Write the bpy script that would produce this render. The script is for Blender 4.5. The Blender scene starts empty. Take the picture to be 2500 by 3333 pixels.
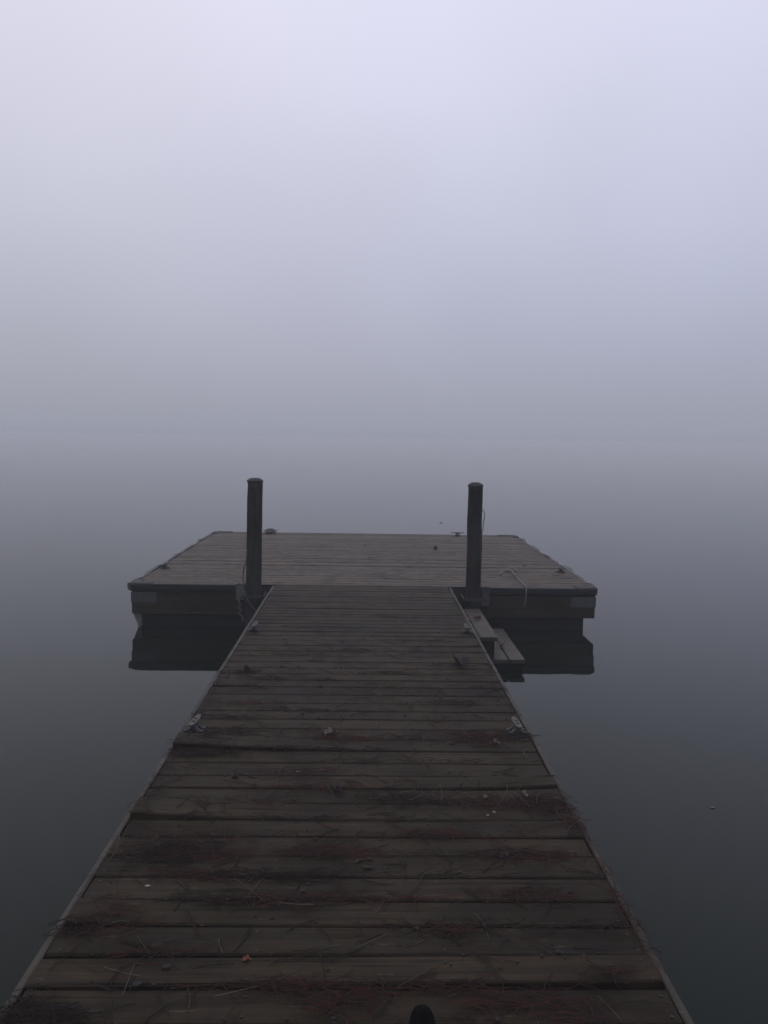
import bpy, bmesh, math, random
from mathutils import Vector, Matrix, noise as mnoise
R = random.Random(7)
rad = math.radians
scene = bpy.context.scene
C = scene.collection

# ------------------------------------------------------------------ camera
cam_d = bpy.data.cameras.new('camera'); cam = bpy.data.objects.new('camera', cam_d); C.objects.link(cam)
scene.camera = cam
cam_d.sensor_fit = 'VERTICAL'; cam_d.sensor_height = 24.0; cam_d.lens = 24.0 * 2650 / 3333
cam_d.clip_start = 0.05; cam_d.clip_end = 6000
p_, y_, r_ = rad(5.188), rad(1.2656), rad(0.9)
Fv = Vector((math.sin(y_) * math.cos(p_), math.cos(y_) * math.cos(p_), -math.sin(p_)))
Rv = Vector((math.cos(y_), -math.sin(y_), 0)); Uv = Rv.cross(Fv)
R2 = Rv * math.cos(r_) + Uv * math.sin(r_); U2 = Uv * math.cos(r_) - Rv * math.sin(r_)
m = Matrix((R2, U2, -Fv)).transposed().to_4x4(); m.translation = (0, 0, 1.55)
cam.matrix_world = m

# ------------------------------------------------------------------ light
SUN_EL, SUN_AZ = rad(62), rad(-35)          # azimuth from +Y towards +X
w = bpy.data.worlds.new('World'); scene.world = w; w.use_nodes = True
nt = w.node_tree; nt.nodes.clear(); N = nt.nodes.new; L = nt.links.new
out = N('ShaderNodeOutputWorld'); bg = N('ShaderNodeBackground'); bg.inputs['Strength'].default_value = 0.1
L(bg.outputs[0], out.inputs['Surface'])
sky = N('ShaderNodeTexSky'); sky.sky_type = 'NISHITA'; sky.sun_disc = False
sky.sun_elevation = SUN_EL; sky.sun_rotation = SUN_AZ; sky.air_density = 1.0; sky.dust_density = 4.0
tc = N('ShaderNodeTexCoord'); sep = N('ShaderNodeSeparateXYZ'); L(tc.outputs['Generated'], sep.inputs[0])

def lin(c): return tuple((v / 255 / 12.92) if v / 255 <= .04045 else ((v / 255 + .055) / 1.055) ** 2.4 for v in c)
# thick fog lit from above: dim towards the horizon, bright overhead, the same all the way round
stops = [(0.0, (152, 156, 170)), (0.012, (154, 157, 171)), (0.083, (168, 171, 187)), (0.16, (183, 186, 203)), (0.238, (195, 198, 215)),
         (0.355, (211, 212, 229)), (0.454, (219, 220, 238)), (0.62, (226, 227, 242)), (1.0, (230, 232, 245))]
cr = N('ShaderNodeValToRGB'); els = cr.color_ramp.elements
els[0].position = 0; els[1].position = 1
for i, (pos, c) in enumerate(stops):
    e = els[0] if i == 0 else (els[-1] if i == len(stops) - 1 else els.new(pos))
    e.position = pos; e.color = lin(c) + (1,)
cr.color_ramp.interpolation = 'B_SPLINE'
L(sep.outputs['Z'], cr.inputs['Fac'])
nz = N('ShaderNodeTexNoise'); nz.inputs['Scale'].default_value = 1.7; nz.inputs['Detail'].default_value = 2.5
L(tc.outputs['Generated'], nz.inputs['Vector'])
mr = N('ShaderNodeMapRange'); mr.inputs['From Min'].default_value = .3; mr.inputs['From Max'].default_value = .7
mr.inputs['To Min'].default_value = -.8; mr.inputs['To Max'].default_value = .8
L(nz.outputs[0], mr.inputs['Value'])
fd = N('ShaderNodeMapRange'); fd.interpolation_type = 'SMOOTHSTEP'; fd.inputs['From Min'].default_value = 0; fd.inputs['From Max'].default_value = .13
L(sep.outputs['Z'], fd.inputs['Value'])
am = N('ShaderNodeMath'); am.operation = 'MULTIPLY_ADD'; L(mr.outputs[0], am.inputs[0]); L(fd.outputs[0], am.inputs[1]); am.inputs[2].default_value = 10.0
tint = N('ShaderNodeValToRGB'); tint.color_ramp.elements[0].color = (1.02, 1.0, .985, 1); tint.color_ramp.elements[1].color = (.97, .975, 1.015, 1)
tint.color_ramp.interpolation = 'EASE'
mx = N('ShaderNodeMapRange'); mx.inputs['From Min'].default_value = -.5; mx.inputs['From Max'].default_value = .5
L(sep.outputs['X'], mx.inputs['Value']); L(mx.outputs[0], tint.inputs['Fac'])
mul = N('ShaderNodeMix'); mul.data_type = 'RGBA'; mul.blend_type = 'MULTIPLY'; L(fd.outputs[0], mul.inputs[0])
L(cr.outputs[0], mul.inputs[6]); L(tint.outputs[0], mul.inputs[7])
sc = N('ShaderNodeVectorMath'); sc.operation = 'SCALE'; L(mul.outputs[2], sc.inputs[0]); L(am.outputs[0], sc.inputs['Scale'])
mix = N('ShaderNodeMix'); mix.data_type = 'RGBA'; mix.inputs[0].default_value = 0.04
L(sc.outputs[0], mix.inputs[6]); L(sky.outputs[0], mix.inputs[7]); L(mix.outputs[2], bg.inputs['Color'])

sd = bpy.data.lights.new('sun', 'SUN'); sd.energy = 0.5; sd.angle = rad(35); sd.color = (1, .97, .93)
so = bpy.data.objects.new('sun', sd); C.objects.link(so)
dirv = Vector((math.sin(SUN_AZ) * math.cos(SUN_EL), math.cos(SUN_AZ) * math.cos(SUN_EL), math.sin(SUN_EL)))
so.rotation_euler = dirv.to_track_quat('Z', 'Y').to_euler()
vs = scene.view_settings; vs.view_transform = 'Standard'; vs.look = 'None'; vs.gamma = 1; vs.use_curve_mapping = False; vs.exposure = 0
scene.cycles.use_denoising = True
scene.cycles.max_bounces = 6

WATER_Z = -0.455
# ------------------------------------------------------------------ helpers
def tag(o, label=None, cat=None, group=None, kind=None):
    for k, v in (('label', label), ('category', cat), ('group', group), ('kind', kind)):
        if v: o[k] = v
    return o
def empty(name, loc=(0, 0, 0)):
    o = bpy.data.objects.new(name, None); C.objects.link(o); o.location = loc; return o
def obj(name, bm, mats, parent=None, loc=(0, 0, 0), rot=(0, 0, 0), smooth=False):
    bmesh.ops.recalc_face_normals(bm, faces=bm.faces)
    me = bpy.data.meshes.new(name); bm.to_mesh(me); bm.free()
    for mm in (mats if isinstance(mats, (list, tuple)) else [mats]): me.materials.append(mm)
    if smooth:
        for p in me.polygons: p.use_smooth = True
    o = bpy.data.objects.new(name, me); C.objects.link(o); o.location = loc; o.rotation_euler = rot
    if parent: o.parent = parent
    return o
def box(bm, x0, x1, y0, y1, z0, z1, bev=0.0):
    r = bmesh.ops.create_cube(bm, size=1)
    for v in r['verts']:
        v.co = Vector((x0 + (v.co.x + .5) * (x1 - x0), y0 + (v.co.y + .5) * (y1 - y0), z0 + (v.co.z + .5) * (z1 - z0)))
    if bev:
        es = {e for v in r['verts'] for e in v.link_edges}
        bmesh.ops.bevel(bm, geom=list(es), offset=bev, segments=2, affect='EDGES')
def tube(bm, pts, r, n=8, mat=0, cap=True):
    pts = [Vector(p) for p in pts]; rings = []
    for i, p in enumerate(pts):
        t = (pts[min(i + 1, len(pts) - 1)] - pts[max(i - 1, 0)]).normalized()
        a = t.cross(Vector((0, 0, 1)));
        if a.length < .01: a = t.cross(Vector((0, 1, 0)))
        a.normalize(); b = t.cross(a)
        rr = r[i] if isinstance(r, (list, tuple)) else r
        rings.append([bm.verts.new(p + (a * math.cos(2 * math.pi * k / n) + b * math.sin(2 * math.pi * k / n)) * rr) for k in range(n)])
    for i in range(len(rings) - 1):
        for k in range(n):
            f = bm.faces.new((rings[i][k], rings[i][(k + 1) % n], rings[i + 1][(k + 1) % n], rings[i + 1][k])); f.material_index = mat
    if cap and n > 2:
        for rg in (rings[0], rings[-1]):
            f = bm.faces.new(rg); f.material_index = mat
def smoothpts(pts, sub=6):
    P = [Vector(p) for p in pts]; P = [P[0] * 2 - P[1]] + P + [P[-1] * 2 - P[-2]]; o = []
    for i in range(1, len(P) - 2):
        for s in range(sub):
            t = s / sub; a, b, c, d = P[i - 1], P[i], P[i + 1], P[i + 2]
            o.append(.5 * ((2 * b) + (c - a) * t + (2 * a - 5 * b + 4 * c - d) * t * t + (3 * b - a - 3 * c + d) * t ** 3))
    o.append(P[-2]); return o

# ------------------------------------------------------------------ materials
def mat(name, col, rough=.7, col2=None, scale=(8, 8, 8), rr=.0, bump=0.0, metal=0.0, spec=.5, detail=6, dist=.003, coord='Object', rnd=0.0):
    mt = bpy.data.materials.new(name); mt.use_nodes = True; t = mt.node_tree; b = t.nodes['Principled BSDF']
    b.inputs['Roughness'].default_value = rough; b.inputs['Metallic'].default_value = metal; b.inputs['Specular IOR Level'].default_value = spec
    b.inputs['Base Color'].default_value = tuple(col) + (1,)
    if col2 or bump:
        c = t.nodes.new('ShaderNodeTexCoord'); mp = t.nodes.new('ShaderNodeMapping'); mp.inputs['Scale'].default_value = scale
        t.links.new(c.outputs[coord], mp.inputs[0])
        nn = t.nodes.new('ShaderNodeTexNoise'); nn.inputs['Scale'].default_value = 1; nn.inputs['Detail'].default_value = detail
        t.links.new(mp.outputs[0], nn.inputs['Vector'])
        if col2:
            ra = t.nodes.new('ShaderNodeValToRGB'); ra.color_ramp.elements[0].position = .35; ra.color_ramp.elements[1].position = .65
            ra.color_ramp.elements[0].color = tuple(col) + (1,); ra.color_ramp.elements[1].color = tuple(col2) + (1,)
            t.links.new(nn.outputs[0], ra.inputs[0]); t.links.new(ra.outputs[0], b.inputs['Base Color'])
        if rr:
            q = t.nodes.new('ShaderNodeMapRange'); q.inputs['To Min'].default_value = rough - rr; q.inputs['To Max'].default_value = rough + rr
            t.links.new(nn.outputs[0], q.inputs['Value']); t.links.new(q.outputs[0], b.inputs['Roughness'])
        if bump:
            bp = t.nodes.new('ShaderNodeBump'); bp.inputs['Strength'].default_value = bump; bp.inputs['Distance'].default_value = dist
            t.links.new(nn.outputs[0], bp.inputs['Height']); t.links.new(bp.outputs[0], b.inputs['Normal'])
    return mt

def wood(name, dark, mid, light, rough=.6, along='X', grain=1.0, moss=.35, spec=.4):
    """damp weathered decking: long grain, cracks, knots, algae film, per-board tone"""
    mt = bpy.data.materials.new(name); mt.use_nodes = True; t = mt.node_tree; b = t.nodes['Principled BSDF']
    n = t.nodes.new; l = t.links.new
    c = n('ShaderNodeTexCoord'); oi = n('ShaderNodeObjectInfo'); ge = n('ShaderNodeNewGeometry')
    off = n('ShaderNodeVectorMath'); off.operation = 'ADD'
    rs = n('ShaderNodeMath'); rs.operation = 'MULTIPLY'; rs.inputs[1].default_value = 37.0; l(oi.outputs['Random'], rs.inputs[0])
    cb = n('ShaderNodeCombineXYZ'); [l(rs.outputs[0], cb.inputs[i]) for i in range(3)]
    l(c.outputs['Object'], off.inputs[0]); l(cb.outputs[0], off.inputs[1])
    s1 = (1.2, 42, 42) if along == 'X' else ((42, 1.2, 42) if along == 'Y' else (42, 42, 1.2))
    s2 = (6, 170, 170) if along == 'X' else ((170, 6, 170) if along == 'Y' else (170, 170, 6))
    def noise(scale, detail=5, dist=0, src=off.outputs[0]):
        mp = n('ShaderNodeMapping'); mp.inputs['Scale'].default_value = scale; l(src, mp.inputs[0])
        q = n('ShaderNodeTexNoise'); q.inputs['Scale'].default_value = 1; q.inputs['Detail'].default_value = detail; q.inputs['Distortion'].default_value = dist
        l(mp.outputs[0], q.inputs['Vector']); return q.outputs[0]
    g1 = noise(s1, 6, .6); g2 = noise(s2, 3)
    blot = noise((2.2, 3.0, 3.0), 5, .3, ge.outputs['Position'])
    blot2 = noise((9, 13, 13), 6, .5, ge.outputs['Position'])
    mxg = n('ShaderNodeMix'); mxg.inputs[0].default_value = .4; l(g1, mxg.inputs[2]); l(g2, mxg.inputs[3])
    ra = n('ShaderNodeValToRGB'); e = ra.color_ramp.elements
    e[0].position = .30; e[0].color = tuple(dark) + (1,); e[1].position = .70; e[1].color = tuple(light) + (1,)
    k = e.new(.47); k.color = tuple(mid) + (1,)
    l(mxg.outputs[0], ra.inputs[0])
    # board-to-board tone
    tr = n('ShaderNodeMapRange'); tr.inputs['To Min'].default_value = .8; tr.inputs['To Max'].default_value = 1.16; l(oi.outputs['Random'], tr.inputs['Value'])
    # damp / dirty blotches
    br = n('ShaderNodeMapRange'); br.inputs['From Min'].default_value = .36; br.inputs['From Max'].default_value = .62
    br.inputs['To Min'].default_value = .55; br.inputs['To Max'].default_value = 1.12; l(blot, br.inputs['Value'])
    b2 = n('ShaderNodeMapRange'); b2.inputs['From Min'].default_value = .34; b2.inputs['From Max'].default_value = .5
    b2.inputs['To Min'].default_value = .6; b2.inputs['To Max'].default_value = 1.0; l(blot2, b2.inputs['Value'])
    m1 = n('ShaderNodeMath'); m1.operation = 'MULTIPLY'; l(tr.outputs[0], m1.inputs[0]); l(br.outputs[0], m1.inputs[1])
    m2 = n('ShaderNodeMath'); m2.operation = 'MULTIPLY'; l(m1.outputs[0], m2.inputs[0]); l(b2.outputs[0], m2.inputs[1])
    vm = n('ShaderNodeVectorMath'); vm.operation = 'SCALE'; l(ra.outputs[0], vm.inputs[0]); l(m2.outputs[0], vm.inputs['Scale'])
    # algae film
    al = noise((1.1, 1.6, 1.6), 4, .4, ge.outputs['Position'])
    ar = n('ShaderNodeMapRange'); ar.inputs['From Min'].default_value = .45; ar.inputs['From Max'].default_value = .68
    ar.inputs['To Min'].default_value = 0; ar.inputs['To Max'].default_value = moss; l(al, ar.inputs['Value'])
    mm = n('ShaderNodeMix'); mm.data_type = 'RGBA'; l(ar.outputs[0], mm.inputs[0]); l(vm.outputs[0], mm.inputs[6])
    mm.inputs[7].default_value = (mid[0] * .82, mid[1] * 1.02, mid[2] * .8, 1)
    ck = noise((.9, 75, 75) if along == 'X' else ((75, .9, 75) if along == 'Y' else (60, 60, 1.1)), 3, .4); cm = n('ShaderNodeMapRange')
    cm.inputs['From Min'].default_value = .63; cm.inputs['From Max'].default_value = .68; cm.inputs['To Min'].default_value = 1; cm.inputs['To Max'].default_value = .3; l(ck, cm.inputs['Value'])
    cv = n('ShaderNodeVectorMath'); cv.operation = 'SCALE'; l(mm.outputs[2], cv.inputs[0]); l(cm.outputs[0], cv.inputs['Scale'])
    sn = noise((7, 55, 55), 4, .2, ge.outputs['Position']); sm = n('ShaderNodeMapRange'); sm.inputs['From Min'].default_value = .665; sm.inputs['From Max'].default_value = .74
    sm.inputs['To Max'].default_value = .55; l(sn, sm.inputs['Value'])
    m3 = n('ShaderNodeMix'); m3.data_type = 'RGBA'; l(sm.outputs[0], m3.inputs[0]); l(cv.outputs[0], m3.inputs[6]); m3.inputs[7].default_value = (light[0] * 2.2, light[1] * 2.4, light[2] * 2.8, 1)
    l(m3.outputs[2], b.inputs['Base Color'])
    rg = n('ShaderNodeMapRange'); rg.inputs['From Min'].default_value = .3; rg.inputs['From Max'].default_value = .7
    rg.inputs['To Min'].default_value = rough - .12; rg.inputs['To Max'].default_value = rough + .12; l(blot2, rg.inputs['Value']); l(rg.outputs[0], b.inputs['Roughness'])
    b.inputs['Specular IOR Level'].default_value = spec
    bp = n('ShaderNodeBump'); bp.inputs['Strength'].default_value = .55 * grain; bp.inputs['Distance'].default_value = .004; l(mxg.outputs[0], bp.inputs['Height'])
    bp2 = n('ShaderNodeBump'); bp2.inputs['Strength'].default_value = .3; bp2.inputs['Distance'].default_value = .006; l(blot2, bp2.inputs['Height']); l(bp.outputs[0], bp2.inputs['Normal'])
    l(bp2.outputs[0], b.inputs['Normal'])
    return mt

M_plank = wood('damp deck board', (.0072, .0046, .0026), (.0238, .0166, .0096), (.0385, .0280, .0168), rough=.68, spec=.08)
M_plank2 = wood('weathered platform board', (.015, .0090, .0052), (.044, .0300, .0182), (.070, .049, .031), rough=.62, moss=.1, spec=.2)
M_rim = wood('edge trim wood', (.012, .009, .006), (.034, .027, .020), (.055, .045, .034), rough=.65, along='Y', spec=.25)
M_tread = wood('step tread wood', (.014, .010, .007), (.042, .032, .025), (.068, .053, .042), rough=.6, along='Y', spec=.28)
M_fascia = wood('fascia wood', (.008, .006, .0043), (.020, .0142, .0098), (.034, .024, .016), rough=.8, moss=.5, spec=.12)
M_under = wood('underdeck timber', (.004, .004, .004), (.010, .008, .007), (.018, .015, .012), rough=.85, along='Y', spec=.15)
M_pile = wood('treated piling', (.009, .0085, .008), (.020, .019, .0175), (.034, .032, .029), rough=.85, along='Z', moss=.15, spec=.12)
M_cap = mat('piling cap plastic', (.006, .006, .0065), .8, (.013, .0125, .0125), (30, 30, 30), bump=.4)
M_rubber = mat('black vinyl bumper', (.004, .004, .005), .6, (.008, .008, .009), (4, 30, 30), bump=.2, spec=.3)
M_float = mat('black float tank', (.0020, .0020, .0020), .7, (.0040, .0040, .0036), (3, 3, 14), bump=.3, spec=.15)
M_galv = mat('galvanised steel', (.06, .062, .066), .6, (.10, .104, .11), (25, 25, 25), bump=.15, metal=.2)
M_galv_d = mat('dull galvanised bracket', (.022, .025, .028), .65, (.036, .040, .043), (12, 12, 12), bump=.15, metal=.1)
M_steel = mat('rusty dark steel', (.008, .008, .009), .75, (.016, .0145, .0135), (20, 20, 20), bump=.2)
M_castp = mat('pale cast cleat', (.033, .031, .028), .7, (.057, .054, .049), (60, 60, 60), bump=.15, metal=.1)
M_castd = mat('dark cast cleat', (.02, .02, .021), .6, (.04, .04, .042), (50, 50, 50), bump=.2, metal=.1)
M_hole = mat('dark screws and bolt recesses', (.006, .006, .006), .7)
M_rope = mat('pale worn rope', (.085, .085, .082), .9, (.16, .157, .148), (220, 220, 90), bump=.6)
M_ropeg = mat('grey rope', (.030, .031, .033), .9, (.07, .072, .075), (220, 220, 90), bump=.6)
M_cable = mat('grey cable sheath', (.028, .030, .034), .6, (.05, .053, .058), (20, 20, 20))
M_ndark = mat('dark pine needles', (.009, .006, .0045), .8, spec=.2); M_nred = mat('red brown pine needles', (.042, .0135, .0100), .75, spec=.2)
M_nbrn = mat('brown pine needles', (.022, .013, .009), .75, spec=.2); M_nstraw = mat('straw pine needles', (.060, .046, .034), .7)
M_crumb = mat('bark crumbs', (.008, .006, .005), .9)
M_leafd = mat('dark wet leaf', (.014, .011, .009), .6, (.03, .02, .015), (60, 60, 60))
M_leafp = mat('pale tan leaf', (.055, .038, .032), .7, (.09, .064, .052), (60, 60, 60))
M_leafr = mat('red brown leaf', (.045, .015, .012), .7, (.08, .03, .02), (60, 60, 60))
M_leafo = mat('orange leaf', (.10, .020, .009), .6, (.15, .035, .014), (60, 60, 60))
M_yell = mat('yellow leaf', (.12, .095, .045), .7, (.17, .14, .07), (60, 60, 60))
M_cone = mat('pine cone scales', (.010, .006, .005), .85, (.022, .014, .010), (80, 80, 80))
M_white = mat('white dropping', (.15, .155, .155), .8, (.24, .24, .24), (80, 80, 80))
M_black = mat('matt black', (.0006, .0006, .0009), .8, spec=.05)

# ------------------------------------------------------------------ water
bm = bmesh.new(); S = 1500
vs_ = [bm.verts.new(c) for c in ((-S, -S, WATER_Z), (S, -S, WATER_Z), (S, S, WATER_Z), (-S, S, WATER_Z))]; bm.faces.new(vs_)
mw = bpy.data.materials.new('still lake water'); mw.use_nodes = True; t = mw.node_tree; b = t.nodes['Principled BSDF']
b.inputs['Base Color'].default_value = (.0026, .0050, .0030, 1); b.inputs['Roughness'].default_value = .01; b.inputs['IOR'].default_value = 1.175; b.inputs['Specular Tint'].default_value = (.82, 1, .84, 1)
g = t.nodes.new('ShaderNodeNewGeometry'); q = t.nodes.new('ShaderNodeTexNoise'); q.inputs['Scale'].default_value = 1.3; q.inputs['Detail'].default_value = 2
t.links.new(g.outputs['Position'], q.inputs['Vector']); bp = t.nodes.new('ShaderNodeBump'); bp.inputs['Strength'].default_value = .3; bp.inputs['Distance'].default_value = .005
t.links.new(q.outputs[0], bp.inputs['Height']); t.links.new(bp.outputs[0], b.inputs['Normal'])
wt = obj('water', bm, mw); tag(wt, 'calm dark lake water fading into the fog', kind='structure')

# ------------------------------------------------------------------ haze
bm = bmesh.new(); box(bm, -1530, 1530, -1530, 1530, WATER_Z - 1.0, 1.75)
mh = bpy.data.materials.new('fog air'); mh.use_nodes = True; t = mh.node_tree; t.nodes.clear()
o_ = t.nodes.new('ShaderNodeOutputMaterial'); pv = t.nodes.new('ShaderNodeVolumePrincipled')
pv.inputs['Density'].default_value = .0054; pv.inputs['Color'].default_value = (.88, .905, .95, 1); pv.inputs['Anisotropy'].default_value = 0
t.links.new(pv.outputs[0], o_.inputs['Volume'])
hz = obj('haze', bm, mh); tag(hz, 'thin morning fog lying over the lake', kind='stuff')

# ------------------------------------------------------------------ deck boards
def plank_mesh(x0, x1, wd, th, seed, lift=None, skew=0.0, nst=11):
    """board along X, top at z=0, cupped section, wandering edges; lift(u) raises it, u in 0..1 left to right"""
    bm = bmesh.new(); rings = []; ch = .005
    for i in range(nst):
        u = i / (nst - 1); x = x0 + (x1 - x0) * u
        a = mnoise.noise(Vector((x * 1.7, seed * 3.1, 0))) * .0028; bb = mnoise.noise(Vector((x * 1.7, seed * 3.1, 9))) * .0028
        hz_ = mnoise.noise(Vector((x * .9, seed * 1.3, 4))) * .0022 + (lift(u) if lift else 0)
        y0, y1 = -wd / 2 + a, wd / 2 + bb
        cup = mnoise.noise(Vector((seed, 2.2, 0))) * .003
        sec = [(y0, -th), (y0, -ch), (y0 + ch, 0), (0, cup), (y1 - ch, 0), (y1, -ch), (y1, -th)]
        tw = mnoise.noise(Vector((x * .5, seed * 2.3, 7))) * .012
        sk = skew * (x - (x0 + x1) / 2)
        rings.append([bm.verts.new((x, yy + sk, zz + hz_ + yy * tw)) for yy, zz in sec])
    k = len(rings[0])
    for i in range(nst - 1):
        for j in range(k):
            bm.faces.new((rings[i][j], rings[i][(j + 1) % k], rings[i + 1][(j + 1) % k], rings[i + 1][j]))
    bm.faces.new(rings[0]); bm.faces.new(rings[-1]); return bm

gang = empty('gangway', (-.033, 4.0, 0))
tag(gang, 'long narrow wooden gangway of damp boards leading out to the floating platform', 'gangway')
GP = Vector((-.033, 4.0, 0))
GX0, GX1 = -.937, .870
seams = [8.425, 8.285, 8.145, 8.005, 7.866, 7.722, 7.58, 7.436, 7.291, 7.178, 7.063, 6.948, 6.815, 6.68, 6.548, 6.41, 6.278, 6.132, 5.971, 5.817, 5.675,
         5.525, 5.373, 5.237, 5.10, 4.959, 4.807, 4.647, 4.507, 4.37, 4.223, 4.072, 3.923, 3.77, 3.617, 3.486, 3.332, 3.186, 3.043, 2.899, 2.75,
         2.604, 2.461, 2.309, 2.171]
while seams[-1] > -.8: seams.append(seams[-1] - .147)
def lift_l(h, u0): return lambda u: h * max(0, 1 - u / u0) ** 1.6
def lift_r(h, u0): return lambda u: h * max(0, 1 - (1 - u) / u0) ** 1.6
spec = {3.923: (lift_l(.033, .5), .0), 3.186: (lift_l(.027, .42), 0), 3.486: (lift_r(.017, .3), -.004), 3.332: (lift_r(.012, .2), 0),
        3.043: (lift_r(.008, .4), 0.0), 2.171: (lambda u: .009 * u, -.018), 2.461: (lift_l(.010, .25), 0), 5.971: (lift_r(.010, .3), 0), 4.959: (lift_l(.009, .3), 0)}
wide = {2.171: .017, 2.604: .010, 3.77: .009, 7.866: .012, 6.278: .010, 2.75: .009, 2.461: .011}
for i in range(len(seams) - 1):
    far, near = seams[i], seams[i + 1]
    gap = wide.get(near, R.uniform(.008, .0135))
    lf, sk = spec.get(near, (None, 0)); sk = -sk / 1.8 + R.uniform(-.0022, .0022)
    yc = (far + near) / 2 + gap / 2 - .002
    xl, xr = GX0 + R.uniform(-.004, .006), GX1 + R.uniform(-.006, .004)
    bm = plank_mesh(xl + .033, xr + .033, far - near - gap, .036, i * 1.71 + 3, lf, sk, 15)
    o = obj('plank', bm, M_plank, gang, (0, yc - 4.0, R.uniform(-.0025, .002)), smooth=False)
# screw heads, two rows over each stringer
bm = bmesh.new()
for i in range(len(seams) - 1):
    if not -.5 < seams[i] < 8.4: continue
    for x in (-.905, -.32, .26, .845):
        for f in (.22, .78):
            if R.random() < .06: continue
            xx, yy = x + R.uniform(-.01, .01), seams[i + 1] + (seams[i] - seams[i + 1]) * f + R.uniform(-.005, .005)
            lf = spec.get(seams[i + 1], (None, 0))[0]; zz = (lf((xx - GX0) / (GX1 - GX0)) if lf else 0) + .0012
            r = bmesh.ops.create_cone(bm, cap_ends=True, segments=8, radius1=.0048, radius2=.0045, depth=.003)
            for v in r['verts']: v.co += Vector((xx, yy, zz)) - GP
tag(obj('screws', bm, M_hole, gang), kind='stuff')
# side trim boards in lengths, each a little out of line
for s, xo in ((-1, -.967), (1, .903)):
    y0 = -.8
    while y0 < 8.35:
        y1 = min(8.42, y0 + R.uniform(2.3, 3.4))
        bm = bmesh.new(); n = 16; rings = []
        for j in range(n):
            y = y0 + .004 + (y1 - y0 - .008) * j / (n - 1)
            dx = mnoise.noise(Vector((y * 1.1, s * 5.0, 0))) * .006; dz = mnoise.noise(Vector((y * 1.4, s * 5.0, 3))) * .005 - .003
            a, b2 = (0, .024) if s < 0 else (-.024, 0)
            rings.append([bm.verts.new((xo + dx + xx, y, dz + zz)) for xx, zz in ((a, -.14), (a, -.003), (a + .004, 0), (b2 - .004, 0), (b2, -.003), (b2, -.14))])
        for j in range(n - 1):
            for k in range(6): bm.faces.new((rings[j][k], rings[j][(k + 1) % 6], rings[j + 1][(k + 1) % 6], rings[j + 1][k]))
        bm.faces.new(rings[0]); bm.faces.new(rings[-1])
        for v in bm.verts: v.co -= GP
        obj('edge_board', bm, M_rim, gang); y0 = y1
for x in (-.915, -.32, .26, .815):
    bm = bmesh.new(); box(bm, x - .02, x + .02, -.78, 8.38, -.20, -.046, .003)
    for v in bm.verts: v.co -= GP
    obj('stringer', bm, M_under, gang)
for y in (-.2, 2.2, 4.6, 7.0):
    bm = bmesh.new(); box(bm, -.86, .76, y, y + 1.15, -.60, -.205, .03)
    for v in bm.verts: v.co -= GP
    obj('float', bm, M_float, gang)

def cleat(parent, loc, rot, L_=.165, m_=None, big=1.0):
    mt = m_ or M_castp
    bm = bmesh.new()
    for sx in (-1, 1):
        for sy in (-1, 1):
            box(bm, sx * .038 - .014, sx * .038 + .014, sy * .024 - .011, sy * .024 + .011, 0, .008, .003)
            tube(bm, [(sx * .034, sy * .024, .004), (sx * .014, sy * .020, .016), (0, sy * .018, .036)], [.009, .010, .010], 8)
    box(bm, -.016, .016, -.034, .034, .004, .026, .005)
    base = obj('cleat', bm, M_castd, parent, loc, (0, 0, rot))
    bm = bmesh.new(); n = 13; rings = []
    for j in range(n):
        u = -1 + 2 * j / (n - 1); y = u * L_ / 2
        wd = .0178 * (1 - .35 * max(0, abs(u) - .55) / .45); 
        if abs(u) > .99: wd *= .6
        z = .042 + .006 * u * u; th = .013 * (1 - .4 * abs(u))
        rings.append([bm.verts.new((wd * cx, y, z + th * cz)) for cx, cz in ((-1, .3), (-.94, .85), (-.6, 1), (.6, 1), (.94, .85), (1, .3), (.7, -.5), (-.7, -.5))])
    for j in range(n - 1):
        for k in range(8): bm.faces.new((rings[j][k], rings[j][(k + 1) % 8], rings[j + 1][(k + 1) % 8], rings[j + 1][k]))
    bm.faces.new(rings[0]); bm.faces.new(rings[-1])
    horn = obj('horn', bm, mt, base, smooth=False)
    for sy in (-1, 1):  # flat dark discs paint the shade of recessed bolt holes
        bm = bmesh.new(); bmesh.ops.create_cone(bm, cap_ends=True, segments=12, radius1=.0085, radius2=.0085, depth=.003)
        obj('bolt', bm, M_hole, base, (0, sy * .020, .0565))
    return base
PP = Vector((0.01, 10.75, 0))
cleat(gang, Vector((-.885, 4.175, .008)) - GP, -.10)
cleat(gang, Vector((.818, 4.20, .002)) - GP, .06)
cleat(gang, Vector((-.880, 6.43, .002)) - GP, -.04)
cleat(gang, Vector((.822, 6.43, .002)) - GP, .03)

# ------------------------------------------------------------------ floating platform
plat = empty('floating_platform', PP)
tag(plat, 'square wooden floating platform with black edge bumper at the end of the gangway', 'platform')
y = 8.455; i = 0
while y < 13.0:
    wd = .140; 
    bm = plank_mesh(-2.415 + R.uniform(-.008, .008), 2.415 + R.uniform(-.008, .008), wd, .036, 100 + i * 2.3, None, R.uniform(-.0012, .0012), 21)
    obj('plank', bm, M_plank2, plat, (0, y + wd / 2 - PP.y, R.uniform(-.003, .003)))
    y += wd + R.choice((.002, .003, .004, .006, .009, .012)); i += 1
YB = y + .01
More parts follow.
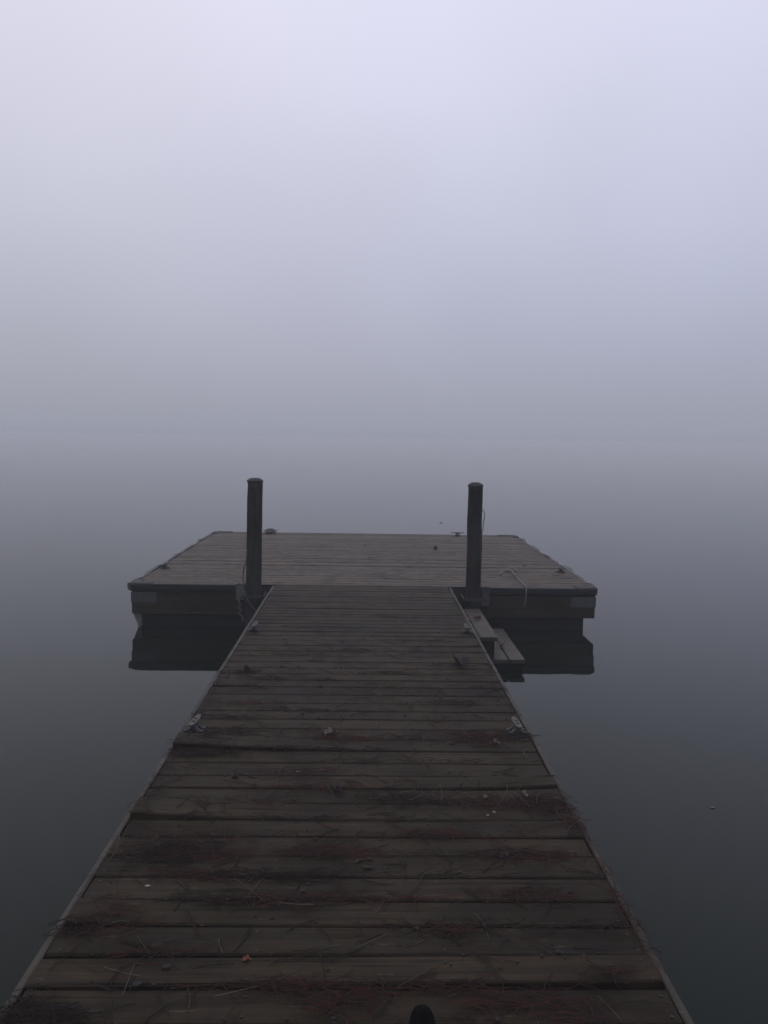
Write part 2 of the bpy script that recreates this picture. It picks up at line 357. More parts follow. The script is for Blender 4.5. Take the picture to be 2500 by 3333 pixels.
# bumper along the four sides: rounded vinyl nosing
def nosing(p0, p1, nrm, name='bumper', h=.084, pr=.042, mtl=None, wob=0.0):
    p0, p1, nrm = Vector(p0), Vector(p1), Vector(nrm); bm = bmesh.new(); rings = []; n = 26
    prof = [(0, .002), (pr * .80, .001), (pr * .97, -h * .06), (pr, -h * .20), (pr * .98, -h * .6), (pr * .8, -h * .9), (pr * .5, -h), (0, -h)]
    for j in range(n):
        p = p0.lerp(p1, j / (n - 1)); a = 1 + wob * mnoise.noise(p * 2.1); dz = wob * .02 * mnoise.noise(p * 3.3 + Vector((9, 0, 0)))
        rings.append([bm.verts.new(p + nrm * d * a + Vector((0, 0, z + dz))) for d, z in prof])
    for j in range(n - 1):
        for k in range(8): bm.faces.new((rings[j][k], rings[j][(k + 1) % 8], rings[j + 1][(k + 1) % 8], rings[j + 1][k]))
    bm.faces.new(rings[0]); bm.faces.new(rings[-1])
    for v in bm.verts: v.co -= PP
    return obj(name, bm, mtl or M_rubber, plat, smooth=False)
XF = 2.425
nosing((-XF, 8.447, 0), (-1.352, 8.447, 0), (0, -1, 0)); nosing((1.312, 8.447, 0), (XF, 8.447, 0), (0, -1, 0))
M_side = mat('worn grey side edging', (.03, .03, .033), .8, (.075, .077, .085), (14, 14, 14), bump=.5)
nosing((-XF, 8.46, .004), (-XF, YB, .004), (-1, 0, 0), wob=1.6, mtl=M_side); nosing((XF, YB, .004), (XF, 8.46, .004), (1, 0, 0), wob=2.0, mtl=M_side)
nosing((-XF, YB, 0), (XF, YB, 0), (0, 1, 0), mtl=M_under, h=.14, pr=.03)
# corner bumpers wrap each corner, sitting proud of the deck
for sx in (-1, 1):
    for sy, yy in ((-1, 8.447), (1, YB)):
        bm = bmesh.new(); cx, cy = sx * (XF - .02), yy - sy * .02; path = []
        Lx = .18 if sy < 0 else .26
        path.append((cx - sx * Lx, yy + sy * .010)); path.append((cx - sx * .04, yy + sy * .010))
        for a in range(1, 6):
            an = math.pi / 2 * a / 6; path.append((cx - sx * .04 + sx * .065 * math.sin(an) , yy + sy * .010 - sy * (.065 - .065 * math.cos(an))))
        path.append((cx + sx * .025, yy - sy * .06)); path.append((cx + sx * .025, yy - sy * .20))
        rings = []
        for j, (px, py) in enumerate(path):
            a_ = Vector(path[max(0, j - 1)]); b_ = Vector(path[min(len(path) - 1, j + 1)]); tt = (b_ - a_).normalized()
            nn = Vector((tt.y, -tt.x));
            if nn.dot(Vector((sx, sy))) < 0: nn = -nn
            rings.append([bm.verts.new((px + nn.x * d, py + nn.y * d, z)) for d, z in ((-.075, .004), (-.06, .012), (.010, .014), (.026, .002), (.034, -.03), (.028, -.06), (.006, -.088), (-.02, -.088))])
        for j in range(len(rings) - 1):
            for k in range(8): bm.faces.new((rings[j][k], rings[j][(k + 1) % 8], rings[j + 1][(k + 1) % 8], rings[j + 1][k]))
        bm.faces.new(rings[0]); bm.faces.new(rings[-1])
        for v in bm.verts: v.co -= PP
        obj('corner_bumper', bm, M_rubber, plat)
# thin bright metal strip along the front lip
for x0, x1 in ((-2.36, -1.36), (1.32, 2.36)):
    bm = bmesh.new(); box(bm, x0, x1, 8.410, 8.420, .0028, .0055)
    for v in bm.verts: v.co -= PP
    obj('edge_strip', bm, M_galv, plat)
# fascia boards
def pbox(name, a, mtl, bev=.003, parent=None):
    bm = bmesh.new(); box(bm, *a, bev)
    for v in bm.verts: v.co -= PP
    return obj(name, bm, mtl, plat)
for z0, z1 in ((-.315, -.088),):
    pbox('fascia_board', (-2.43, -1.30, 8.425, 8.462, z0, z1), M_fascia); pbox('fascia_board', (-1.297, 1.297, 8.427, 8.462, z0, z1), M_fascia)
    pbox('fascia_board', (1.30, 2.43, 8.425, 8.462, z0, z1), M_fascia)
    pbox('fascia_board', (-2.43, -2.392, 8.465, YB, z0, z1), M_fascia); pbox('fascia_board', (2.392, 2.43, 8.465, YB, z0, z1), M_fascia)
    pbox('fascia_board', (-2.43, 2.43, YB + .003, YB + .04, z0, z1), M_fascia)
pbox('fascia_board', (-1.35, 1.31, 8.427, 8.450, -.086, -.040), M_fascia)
for sx in (-1, 1):
    x0, x1 = sorted((sx * 2.17, sx * 2.434))
    pbox('corner_bracket', (x0, x1, 8.417, 8.4235, -.196, -.086), M_galv_d, .002)
    x0, x1 = sorted((sx * 2.432, sx * 2.438))
    pbox('corner_bracket', (x0, x1, 8.42, 8.62, -.196, -.090), M_galv_d, .002)
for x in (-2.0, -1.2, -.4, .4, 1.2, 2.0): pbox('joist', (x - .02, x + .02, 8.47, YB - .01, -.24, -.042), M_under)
# floats: ribbed black tanks
for (x0, x1) in ((-2.335, -.01), (.0, 2.335)):
    for (y0, y1) in ((8.49, 9.9), (10.05, 11.4), (11.6, 12.95)):
        pbox('float', (x0, x1, y0, y1, -.70, -.318), M_float, .02)
# pale foam corner showing under the left end of the fascia
bm = bmesh.new(); vv = [bm.verts.new(c) for c in ((-2.42, 8.44, -.317), (-2.337, 8.44, -.317), (-2.337, 8.44, -.50), (-2.35, 8.44, -.50), (-2.42, 8.80, -.317), (-2.337, 8.80, -.317), (-2.337, 8.80, -.50), (-2.35, 8.80, -.50))]
for f in ((0, 1, 2, 3), (4, 5, 6, 7), (0, 1, 5, 4), (1, 2, 6, 5), (2, 3, 7, 6), (3, 0, 4, 7)): bm.faces.new([vv[k] for k in f])
for v in bm.verts: v.co -= PP
obj('foam_corner', bm, mat('dirty white foam', (.06, .065, .065), .9, (.10, .105, .10), (20, 20, 20)), plat)
# pile guides
for px, pr in ((-1.135, .085), (1.117, .08)):
    a, c = (-1.342, -.972) if px < 0 else (.912, 1.306)
    bm = bmesh.new()
    box(bm, a, px - .095, 8.395, 8.50, .004, .011, .001); box(bm, px + .095, c, 8.395, 8.50, .004, .011, .001)
    box(bm, px - .12, px - .108, 8.13, 8.39, -.085, -.055, .002); box(bm, px + .108, px + .12, 8.13, 8.39, -.085, -.055, .002)
    box(bm, px - .12, px + .12, 8.118, 8.13, -.085, -.055, .002)
    box(bm, a + .08 if px < 0 else a, c if px < 0 else c - .09, 8.400, 8.406, -.19, -.02, .001)
    for v in bm.verts: v.co -= PP
    obj('pile_guide', bm, M_steel, plat)
    bm = bmesh.new()
    if px < 0: box(bm, a, a + .075, 8.392, 8.400, -.15, .0035, .001)
    else: box(bm, c - .085, c, 8.392, 8.400, -.19, .0035, .001)
    for v in bm.verts: v.co -= PP
    obj('face_plate', bm, M_galv if px < 0 else M_galv_d, plat)
    for xx in ((a + .03, px - .12) if px < 0 else (px + .12, c - .03)):
        bm = bmesh.new(); r = bmesh.ops.create_cone(bm, cap_ends=True, segments=6, radius1=.009, radius2=.009, depth=.008)
        for v in r['verts']: v.co += Vector((xx, 8.43, .017)) - PP
        obj('bolt', bm, M_castp, plat)
    for q0, q1 in ((a, px - .097), (px + .097, c)):
        bm = bmesh.new(); box(bm, q0, q1, 8.395, 8.432, .0115, .0135)
        for v in bm.verts: v.co -= PP
        obj('guide_plate', bm, M_castp, plat)
cleat(plat, Vector((-2.335, 9.44, .003)) - PP, -.1, .19, M_castd)
cleat(plat, Vector((2.315, 9.50, .003)) - PP, .05, .17)
cleat(plat, Vector((-1.53, 13.0, .003)) - PP, math.pi / 2, .23, M_castd)
cleat(plat, Vector((1.478, 13.0, .003)) - PP, math.pi / 2, .21, M_castd)

# ------------------------------------------------------------------ pilings
def piling(x, y, r, top, lean, seed, label):
    root = empty('piling', (x, y, WATER_Z)); tag(root, label, 'piling', 'pilings')
    bm = bmesh.new(); n = 20; rings = []; zs = [-.9 + (top - .02 - WATER_Z + .9) * j / 44 for j in range(45)]
    for z in zs:
        u = z / (top - WATER_Z); rr = r * (1.02 - .03 * u)
        ring = []
        for k in range(n):
            an = 2 * math.pi * k / n
            d = 1 + .050 * mnoise.noise(Vector((math.cos(an) * 1.2, math.sin(an) * 1.2, z * 2.2 + seed))) + .018 * mnoise.noise(Vector((math.cos(an) * 3, math.sin(an) * 3, z * 9 + seed)))
            b_ = .006 * mnoise.noise(Vector((z * 3.0, seed, 0)))
            ring.append(bm.verts.new((lean * z + b_ + rr * d * math.cos(an), rr * d * math.sin(an), z)))
        rings.append(ring)
    for j in range(len(rings) - 1):
        for k in range(n): bm.faces.new((rings[j][k], rings[j][(k + 1) % n], rings[j + 1][(k + 1) % n], rings[j + 1][k]))
    bm.faces.new(rings[0]); bm.faces.new(rings[-1])
    obj('post', bm, M_pile, root, smooth=True)
    bm = bmesh.new(); H = top - WATER_Z; rings = []
    for rr, z in ((r + .002, H - .022), (r + .005, H - .020), (r + .006, H - .006), (r + .002, H - .001), (r * .78, H + .012), (r * .60, H + .019), (r * .50, H + .021), (.004, H + .022)):
        rings.append([bm.verts.new((lean * H + rr * math.cos(2 * math.pi * k / 14) * (1 + .02 * R.uniform(-1, 1)), rr * math.sin(2 * math.pi * k / 14), z + R.uniform(-.0015, .0015))) for k in range(14)])
    for j in range(len(rings) - 1):
        for k in range(14): bm.faces.new((rings[j][k], rings[j][(k + 1) % 14], rings[j + 1][(k + 1) % 14], rings[j + 1][k]))
    bm.faces.new(rings[0]); bm.faces.new(rings[-1])
    obj('cap', bm, M_cap, root)
    return root
pl = piling(-1.150, 8.29, .079, 1.105, .012, 3.1, 'dark round wooden piling left of the gangway, with a low cable at its foot')
pr = piling(1.115, 8.29, .076, 1.092, .0, 8.4, 'dark round wooden piling right of the gangway, with a loose cable loop near its top')

bm = bmesh.new(); tube(bm, smoothpts([(-1.205, 8.24, .40), (-1.212, 8.235, .293), (-1.236, 8.22, .202), (-1.241, 8.22, .097), (-1.226, 8.20, -.034), (-1.181, 8.18, -.125), (-1.11, 8.15, -.204), (-1.02, 8.12, -.25)]), .007, 8)
cb_ = obj('cable', bm, M_cable, smooth=True); tag(cb_, 'grey cable running down the left piling and curving under the gangway', 'cable')
bm = bmesh.new(); tube(bm, smoothpts([(1.155, 8.24, .87), (1.183, 8.26, .842), (1.207, 8.27, .808), (1.212, 8.27, .757), (1.202, 8.27, .707), (1.200, 8.27, .643), (1.190, 8.27, .593), (1.193, 8.28, .45), (1.190, 8.28, .20), (1.192, 8.28, .05)]), .0045, 8)
cb_ = obj('cable', bm, M_cable, smooth=True); tag(cb_, 'thin dark cable bulging off the side of the right piling', 'cable')
# rope end dangling beside the left pile guide
bm = bmesh.new(); pts = [(-1.315, 8.37, -.12), (-1.30, 8.35, -.16), (-1.285, 8.35, -.20), (-1.31, 8.34, -.225), (-1.275, 8.34, -.25), (-1.30, 8.345, -.285), (-1.27, 8.34, -.31), (-1.262, 8.34, -.37)]
tube(bm, smoothpts(pts), .013, 8); o = obj('rope', bm, M_ropeg, smooth=True); tag(o, 'knotted grey rope end hanging beside the left piling under the platform edge', 'rope')

# ------------------------------------------------------------------ steps
SP = Vector((1.15, 7.5, WATER_Z))
steps = empty('boarding_steps', SP); tag(steps, 'low two-step wooden boarding steps between gangway and platform, going down to the water', 'steps')
def sbox(name, a, mtl, bev=.003):
    bm = bmesh.new(); box(bm, *a, bev)
    for v in bm.verts:
        v.co += Vector((mnoise.noise(v.co * 2) * .003, 0, mnoise.noise(v.co * 2 + Vector((5, 5, 5))) * .003)); v.co -= SP
    return obj(name, bm, mtl, steps)
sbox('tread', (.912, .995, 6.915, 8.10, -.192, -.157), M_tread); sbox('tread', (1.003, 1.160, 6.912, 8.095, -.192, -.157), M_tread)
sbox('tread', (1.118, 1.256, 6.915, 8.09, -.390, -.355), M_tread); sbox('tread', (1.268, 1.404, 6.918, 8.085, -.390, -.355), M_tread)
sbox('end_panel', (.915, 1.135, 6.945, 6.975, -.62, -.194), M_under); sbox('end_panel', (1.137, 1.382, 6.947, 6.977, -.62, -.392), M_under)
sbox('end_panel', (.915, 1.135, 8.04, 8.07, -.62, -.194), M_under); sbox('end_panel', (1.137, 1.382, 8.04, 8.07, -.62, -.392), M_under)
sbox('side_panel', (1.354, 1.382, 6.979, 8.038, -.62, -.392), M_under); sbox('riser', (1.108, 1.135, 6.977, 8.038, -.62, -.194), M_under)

# ------------------------------------------------------------------ rope on platform
bm = bmesh.new(); z = .012
rp = [(1.547, 9.189), (1.560, 9.26), (1.594, 9.385), (1.640, 9.45), (1.700, 9.46), (1.760, 9.50), (1.80, 9.57), (1.77, 9.63), (1.70, 9.60), (1.675, 9.53), (1.72, 9.43), (1.714, 9.30), (1.711, 9.175), (1.699, 8.931), (1.694, 8.85), (1.697, 8.745), (1.695, 8.60), (1.693, 8.47)]
pts = [(x, y, z + .002 * math.sin(i * 2.1) + .004) for i, (x, y) in enumerate(rp)] + [(1.692, 8.415, .014), (1.690, 8.392, -.03), (1.688, 8.392, -.09), (1.685, 8.405, -.15), (1.682, 8.41, -.19)]
tube(bm, smoothpts(pts, 5), .0068, 8); ro = obj('rope', bm, M_rope, smooth=True)
tag(ro, 'pale hook-shaped rope lying on the platform and hanging over its front edge', 'rope')
for kx, ky in ((1.708, 9.07), (1.552, 9.20)):
    bm = bmesh.new(); bmesh.ops.create_icosphere(bm, subdivisions=2, radius=.017)
    for v in bm.verts: v.co.z *= .7; v.co += v.co * mnoise.noise(v.co * 70) * .5
    obj('knot', bm, M_rope if ky > 9.1 else M_hole, ro, (kx, ky, .018), smooth=True)
# rope heap on the back-left cleat
bm = bmesh.new(); pts = []
for i in range(90):
    a = i * .42; u = i / 89; rr = .085 * (1 - .55 * u)
    pts.append((-1.53 + rr * math.cos(a), 13.0 + rr * .75 * math.sin(a), .018 + .055 * u + .004 * math.sin(i * 1.7)))
tube(bm, pts, .011, 6); o = obj('rope', bm, M_ropeg, smooth=True); tag(o, 'small coil of grey rope heaped on the far left cleat of the platform', 'rope')

# ------------------------------------------------------------------ litter
def zdeck(x, y):
    for s, (lf, sk) in spec.items():
        i = seams.index(s)
        if s < y < seams[i - 1] and lf: return lf((x - GX0) / (GX1 - GX0)) + .002
    return .002
bm = bmesh.new()
def needle(bm, x, y, an, ln, mi, zb=0.0, tilt=0.0):
    z = max(zdeck(x, y), 0) + .0015 + zb; cv = R.gauss(0, .28); w_ = R.uniform(.0007, .0013); n = 4; rings = []
    for j in range(n + 1):
        u = j / n - .5; a = an + cv * u
        px, py = x + math.cos(a) * ln * u, y + math.sin(a) * ln * u
        if not (GX0 - .03 < px < GX1 + .03): pz = z - .01
        else: pz = z
        zz = pz + max(0, tilt * (u + .5) * ln) + .003 * (1 - (2 * u) ** 2) * R.uniform(.2, 1)
        dx, dy = -math.sin(a) * w_, math.cos(a) * w_
        rings.append([bm.verts.new((px + dx, py + dy, zz)), bm.verts.new((px - dx, py - dy, zz)), bm.verts.new((px, py, zz + w_ * 1.6))])
    for j in range(n):
        for k in range(3):
            f = bm.faces.new((rings[j][k], rings[j][(k + 1) % 3], rings[j + 1][(k + 1) % 3], rings[j + 1][k])); f.material_index = mi
def pick(kind):
    q = R.random()
    if kind == 'd': return 0 if q < .7 else (2 if q < .93 else (1 if q < .996 else 3))
    if kind == 'r': return 1 if q < .62 else (2 if q < .85 else (0 if q < .992 else 3))
    return 2 if q < .45 else (0 if q < .82 else (1 if q < .955 else 3))
clumps = [(-.80, 3.885, .10, .03, 260, 'd'), (-.78, 4.10, .13, .04, 90, 'd'), (-.70, 4.17, .1, .03, 60, 'd'), (.6, 4.071, .10, .045, 140, 'r'), (.50, 4.13, .08, .05, 50, 'r'), (.72, 4.12, .07, .03, 60, 'r'), (.80, 4.12, .07, .03, 90, 'd'), (-.02, 4.075, .14, .02, 110, 'r'), (-.16, 4.12, .06, .03, 30, 'r'),
          (-.659, 4.627, .12, .02, 50, 'r'), (-.75, 4.38, .10, .03, 60, 'd'), (-.306, 3.648, .12, .03, 80, 'r'), (-.191, 3.49, .12, .03, 80, 'r'), (.156, 3.40, .12, .03, 80, 'd'), (.30, 3.36, .16, .03, 120, 'd'), (.64, 3.34, .14, .035, 240, 'r'), (.80, 3.32, .07, .04, 110, 'd'),
          (-.465, 3.335, .14, .02, 60, 'r'), (-.632, 3.045, .16, .03, 110, 'r'), (-.70, 2.93, .09, .04, 200, 'd'), (-.56, 2.90, .10, .03, 110, 'r'), (-.80, 2.87, .10, .03, 70, 'd'), (-.16, 2.94, .09, .035, 130, 'r'), (-.04, 2.905, .12, .018, 90, 'r'), (.30, 3.06, .13, .02, 110, 'r'), (.52, 2.90, .13, .02, 90, 'd'),
          (.64, 2.90, .09, .03, 100, 'r'), (-.246, 2.60, .10, .02, 90, 'r'), (-.59, 2.76, .13, .018, 110, 'r'), (-.30, 2.75, .12, .02, 80, 'd'), (-.80, 2.50, .07, .05, 80, 'r'), (-.88, 2.44, .05, .02, 60, 'd'), (-.479, 2.605, .08, .018, 60, 'd'), (.079, 2.61, .1, .014, 50, 'r'), (.57, 2.64, .10, .025, 80, 'r'),
          (.294, 2.43, .05, .025, 50, 'r'), (-.599, 2.34, .08, .03, 50, 'r'), (.885, 2.55, .012, .16, 80, 'r'), (.885, 3.05, .012, .12, 45, 'r'), (.739, 2.227, .04, .01, 40, 'r'), (.40, 2.10, .09, .04, 100, 'r'), (.62, 2.06, .1, .03, 70, 'r'), (-.128, 2.175, .16, .015, 90, 'r'), (-.05, 2.10, .07, .03, 90, 'r'),
          (.165, 2.17, .14, .014, 100, 'r'), (-.93, 2.07, .05, .03, 200, 'd'), (-.80, 2.04, .04, .02, 160, 'd'), (-.25, 2.17, .1, .015, 70, 'r'), (.862, 3.163, .03, .04, 60, 'r'), (.80, 4.933, .06, .02, 25, 'd'), (.196, 5.25, .18, .02, 50, 'd'), (-.80, 5.25, .08, .03, 50, 'd'), (-.70, 5.12, .13, .02, 35, 'd'),
          (-.091, 5.83, .15, .02, 50, 'd'), (.58, 5.45, .10, .02, 40, 'd'), (.10, 4.94, .3, .02, 60, 'd'), (-.3, 4.51, .25, .015, 50, 'd'), (.45, 4.66, .18, .02, 60, 'd'), (-.5, 5.68, .2, .02, 40, 'd'), (.3, 6.13, .3, .02, 45, 'd'), (-.3, 6.55, .3, .02, 40, 'd'), (.2, 6.95, .25, .02, 30, 'd'), (-.3, 7.3, .2, .03, 30, 'd'),
          (.84, 5.2, .03, .3, 50, 'd'), (-.91, 5.0, .02, .5, 60, 'd'), (-.91, 3.6, .02, .35, 60, 'd'), (.1, 2.76, .3, .012, 50, 'd'), (.45, 2.46, .25, .012, 50, 'd'), (-.2, 3.19, .3, .012, 60, 'd'), (.2, 3.78, .35, .012, 50, 'd'), (-.35, 3.93, .25, .012, 50, 'd')]
for cx, cy, sx, sy, n, kd in clumps:
    base_an = R.uniform(-.25, .25) if sx > sy else math.pi / 2 + R.uniform(-.15, .15)
    for _ in range(int(n * .85)):
        x, y = R.gauss(cx, sx), R.gauss(cy, sy)
        if x < -.95 or x > .895: continue
        an = base_an + R.gauss(0, .55 if R.random() < .8 else 1.5)
        needle(bm, x, y, an, R.uniform(.03, .12), pick(kd), R.uniform(0, .006), 0)
for _ in range(560):
    x, y = R.uniform(-.93, .87), 1.7 + 4.4 * R.random() ** 1.2
    an = R.uniform(0, math.pi)
    for q in range(R.choice((1, 2, 3))):
        needle(bm, x + R.uniform(-.01, .01), y + R.uniform(-.01, .01), an + R.uniform(-.12, .12), R.uniform(.06, .14), pick('m') , 0)
# a few stiff straws standing up at an angle
for x, y in ((.60, 3.36), (.63, 3.35), (.66, 3.37), (.70, 3.33), (.74, 3.34), (-.84, 4.0), (-.12, 3.4), (.25, 3.38), (.30, 3.36), (.33, 3.4), (-.35, 2.62), (-.37, 2.64), (-.2, 4.16), (.2, 4.12), (.55, 4.12), (.8, 3.2), (.83, 3.1), (-.9, 2.9)):
    for q in range(2): needle(bm, x + R.uniform(-.02, .02), y + R.uniform(-.02, .02), R.uniform(.3, 2.8), R.uniform(.07, .12), 3 if q < 1 else 1, 0, R.uniform(.2, .6))
# sprinkle across the platform
for _ in range(160):
    needle_x, needle_y = R.uniform(-2.3, 2.3), R.uniform(8.5, 10.5)
    n0 = R.uniform(-.5, .5)
    # platform has its own extent, so build directly
    ln = R.uniform(.07, .15); pts = [(needle_x + math.cos(n0) * ln * u, needle_y + math.sin(n0) * ln * u, .004) for u in (-.5, 0, .5)]
    tube(bm, pts, .0012, 3, pick('d'), False)
nd = obj('pine_needles', bm, [M_ndark, M_nred, M_nbrn, M_nstraw]); tag(nd, 'fallen red brown pine needles scattered and drifted along the gangway boards', 'pine needles', kind='stuff')
# bark crumbs
bm = bmesh.new()
for _ in range(900):
    if R.random() < .6:
        s = R.choice([q for q in seams if 1.6 < q < 6.5]); x, y = R.uniform(-.92, .86), s + R.gauss(.004, .012)
    else: x, y = R.uniform(-.92, .86), R.uniform(1.6, 5.5)
    q = R.uniform(.0015, .006) * (1 if R.random() < .9 else 1.8); r = bmesh.ops.create_icosphere(bm, subdivisions=1, radius=q)
    for v in r['verts']: v.co = Vector((v.co.x * R.uniform(.8, 1.8) + x, v.co.y + y, v.co.z * .6 + zdeck(x, y) + q * .3))
cr_ = obj('bark_crumbs', bm, M_crumb); tag(cr_, 'tiny dark bark crumbs caught between the gangway boards', 'crumbs', kind='stuff')

def leaf(x, y, z, size, mt, label, rz, curl=.5, name='leaf', pts=None, tip=(0, 0), group=None):
    """lobed dry leaf, curled along the midrib, with a stalk"""
    bm = bmesh.new(); n = 22; out_ = []
    for k in range(n):
        a = 2 * math.pi * k / n; lob = .68 + .32 * abs(math.cos(a * 2.5 + .3)) ** .7
        out_.append((math.cos(a) * size * lob, math.sin(a) * size * lob * .72))
    curl *= .55
    def zz(px, py): return curl * (py * py * 9 / max(size, .01) * .35 + .25 * px * px * 4 / max(size, .01) * .4) + .1 * size * mnoise.noise(Vector((px * 40, py * 40, rz)))
    lo = []
    for dz in (0, .0012):
        c0 = bm.verts.new((0, 0, zz(0, 0) + dz)); mid = [bm.verts.new((px * .5, py * .5, zz(px * .5, py * .5) + dz)) for px, py in out_]
        ov = [bm.verts.new((px, py, zz(px, py) + dz)) for px, py in out_]
        for k in range(n):
            q = (k + 1) % n; bm.faces.new((c0, mid[k], mid[q])); bm.faces.new((mid[k], ov[k], ov[q], mid[q]))
        lo.append(ov)
    for k in range(n):
        q = (k + 1) % n; bm.faces.new((lo[0][k], lo[0][q], lo[1][q], lo[1][k]))
    tube(bm, [(-size * .6, 0, zz(-size * .6, 0)), (-size * .9, .05 * size, .004), (-size * 1.15, .15 * size, .005)], [.0010, .0008, .0006], 5)
    o = obj(name, bm, mt, None, (x, y, z), (tip[0], tip[1], rz)); tag(o, label, 'leaf', group); return o
leaf(-.170, 4.135, .004, .040, M_leafp, 'pale curled leaf lying near the middle of the gangway, beside a red needle drift', .7, .9)
leaf(.655, 5.46, .006, .060, M_leafd, 'dark curled leaf on the right side of the gangway, before the steps', 1.9, 1.6)
leaf(.700, 5.43, .012, .045, M_leafd, 'small dark crumpled leaf touching a larger curled leaf on the right side of the gangway', 3.9, 1.9, tip=(.5, .3))
leaf(-.335, 2.286, .004, .014, M_leafo, 'bright orange leaf scrap on the near gangway boards', .3, 1.0)
leaf(.974, 11.27, .006, .034, M_leafr, 'small brown leaf standing on the far right boards of the platform', .3, 2.2, tip=(.6, 0))
leaf(.690, 3.385, .010, .030, M_leafp, 'tan leaf stuck in the red needle drift at the right gangway edge', 2.3, 1.2, tip=(.4, .2))
leaf(.534, 3.400, .004, .014, M_yell, 'tiny yellow leaf right of centre on the gangway boards', 1.2, .8)
leaf(.548, 3.25, .004, .010, M_yell, 'smallest yellow leaf scrap just nearer than another on the gangway', 2.2, .8)
leaf(.672, 4.005, .006, .026, M_leafp, 'tan leaf at the end of the red needle drift, left of the pale right cleat', 2.8, 1.1)
leaf(1.075, 7.62, -.150, .050, M_leafr, 'red brown leaf on the upper boarding step', .2, .8)
leaf(.99, 7.55, -.150, .035, M_leafr, 'small red leaf beside the gangway edge on the upper boarding step', 1.2, .8)
leaf(1.262, 7.33, -.348, .045, M_leafd, 'dark curled leaf lying across the gap of the lower boarding step', 1.1, 1.8)
leaf(.045, 10.35, .006, .018, M_leafp, 'pale leaf scrap in the middle of the platform', 1.1, .8)
leaf(1.96, 9.9, .006, .030, M_leafp, 'pale leaf scrap on the right of the platform behind the rope', .2, .6)
leaf(-.02, 11.6, .006, .022, M_leafp, 'pale leaf scrap at the far middle of the platform', .9, .6)
fl = leaf(1.936, 4.29, WATER_Z + .002, .014, M_leafp, 'faint tan leaf floating on the water right of the gangway', .4, .25)
fl2 = leaf(1.80, 19.4, WATER_Z + .004, .045, M_leafd, 'tiny dark thing floating on the foggy water beyond the platform', .2, .3)  # distant floating thing of unknown kind, built with the leaf mesh

def cone(x, y, z, s, label, rz, mt=M_cone):
    root_bm = bmesh.new(); bmesh.ops.create_icosphere(root_bm, subdivisions=2, radius=s * .55)
    for v in root_bm.verts: v.co.x *= 1.35
    for k in range(70):
        u = (k + .5) / 70; th = math.acos(1 - 2 * u); ph = k * 2.39996
        nx, ny, nz_ = math.cos(th), math.sin(th) * math.cos(ph), math.sin(th) * math.sin(ph)
        c = Vector((nx * s * .78, ny * s * .6, nz_ * s * .6)); d = (c.normalized() + Vector((.5, 0, 0))).normalized(); a = d.cross(Vector((0, .3, 1))).normalized(); b_ = d.cross(a)
        tip_ = c + d * s * .32
        q = [root_bm.verts.new(c + a * s * .16), root_bm.verts.new(c - a * s * .16), root_bm.verts.new(tip_ - a * s * .07 + b_ * .0), root_bm.verts.new(tip_ + a * s * .07), root_bm.verts.new(c + b_ * s * .09)]
        root_bm.faces.new(q[:4]); root_bm.faces.new((q[4], q[3], q[2])); root_bm.faces.new((q[0], q[4], q[3])); root_bm.faces.new((q[1], q[2], q[4]))
    o = obj('pine_cone', root_bm, mt, None, (x, y, z), (.2, .1, rz)); tag(o, label, 'pine cone'); return o
cone(-.771, 5.270, .022, .030, 'small dark pine cone at the left side of the gangway, between the two left cleats', .5)
cone(-.107, 3.455, .018, .023, 'small black pine cone near the middle of the gangway', 1.8)
cone(-.579, 3.590, .013, .017, 'tiny dark pine cone left of centre on the gangway', 2.6)
cone(.532, 2.886, .013, .017, 'tiny dark pine cone right of centre on the near gangway', .9)
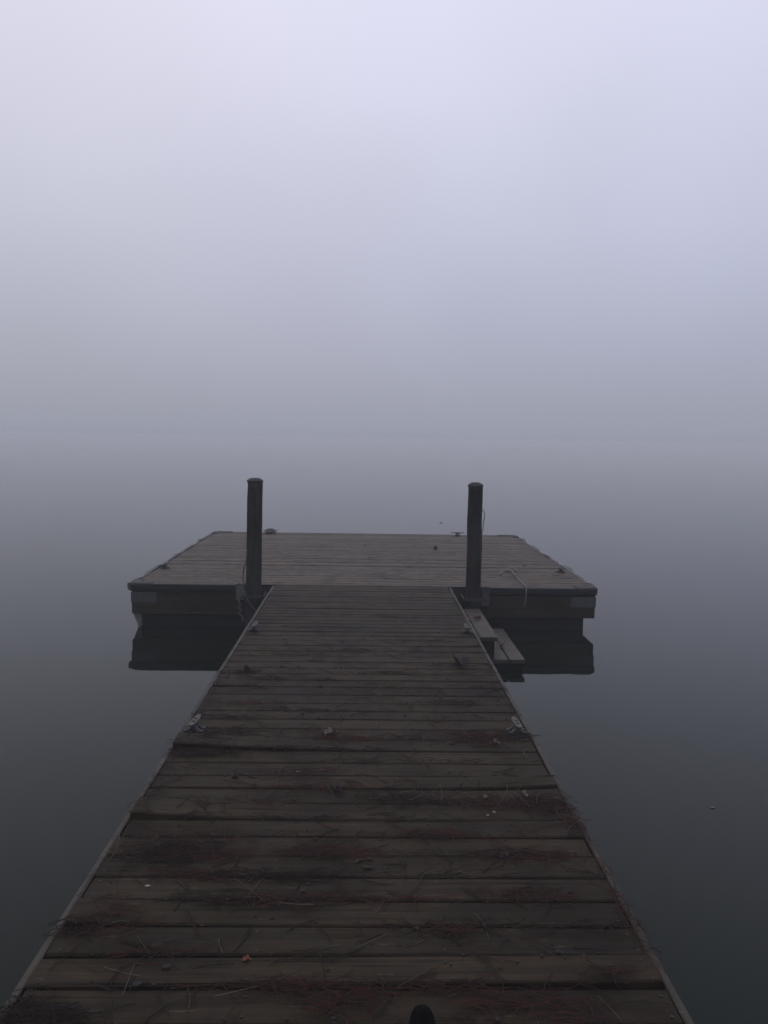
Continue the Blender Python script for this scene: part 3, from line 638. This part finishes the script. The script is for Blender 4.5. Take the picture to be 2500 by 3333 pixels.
# curved catkins
for pts, lb in ((((-.02, 2.835), (-.012, 2.853), (.01, 2.862)), 'short dark catkin left of a pair on the near gangway boards'),
                (((.022, 2.872), (.034, 2.862), (.040, 2.868)), 'short dark catkin uppermost of three on the near gangway boards'),
                (((.004, 2.82), (.016, 2.806), (.036, 2.806), (.046, 2.816)), 'curved dark catkin lowest of three on the near gangway boards')):
    bm = bmesh.new(); P3 = smoothpts([(a, b_, .008) for a, b_ in pts]); tube(bm, P3, [.003 + .003 * math.sin(math.pi * i / (len(P3) - 1)) for i in range(len(P3))], 7)
    o = obj('catkin', bm, M_cone, smooth=True); tag(o, lb, 'catkin')
# white droppings
for x, y, s, lb in ((-.735, 2.69, .009, 'white bird dropping at the left side of the near gangway'), (-.445, 2.612, .007, 'small white bird dropping left of centre on the near gangway'),
                    (.52, 3.232, .006, 'tiny white speck right of centre on the gangway'), (-.30, 3.66, .007, 'tiny pale speck left of centre on the gangway')):
    bm = bmesh.new(); n = 12; c0 = bm.verts.new((0, 0, .003)); rg = [bm.verts.new((math.cos(k * math.tau / n) * s * R.uniform(.7, 1.3), math.sin(k * math.tau / n) * s * .6 * R.uniform(.6, 1.3), .001)) for k in range(n)]
    lw = [bm.verts.new((v.co.x, v.co.y, -.001)) for v in rg]
    for k in range(n): bm.faces.new((c0, rg[k], rg[(k + 1) % n])); bm.faces.new((rg[k], lw[k], lw[(k + 1) % n], rg[(k + 1) % n]))
    bm.faces.new(lw); o = obj('bird_dropping', bm, M_white, None, (x, y, .003)); tag(o, lb, 'dropping')

# black rounded thing of unknown kind at the bottom edge, shaped as a cap
root = empty('black_dome', (.162, 1.965, 0)); tag(root, 'small black rounded thing standing on the boards at the bottom edge', 'cap')
bm = bmesh.new(); rings = []
for rr, z in ((.036, .0), (.037, .03), (.036, .055), (.032, .072), (.024, .086), (.012, .093), (.002, .095)):
    rings.append([bm.verts.new((rr * .92 * math.cos(k * math.tau / 20), rr * math.sin(k * math.tau / 20), z + .001)) for k in range(20)])
for j in range(len(rings) - 1):
    for k in range(20): bm.faces.new((rings[j][k], rings[j][(k + 1) % 20], rings[j + 1][(k + 1) % 20], rings[j + 1][k]))
bm.faces.new(rings[0]); bm.faces.new(rings[-1]); obj('dome', bm, M_black, root, smooth=True)
bm = bmesh.new(); bmesh.ops.create_cone(bm, cap_ends=True, segments=20, radius1=.045, radius2=.041, depth=.012)
obj('flange', bm, M_black, root, (0, 0, .009))
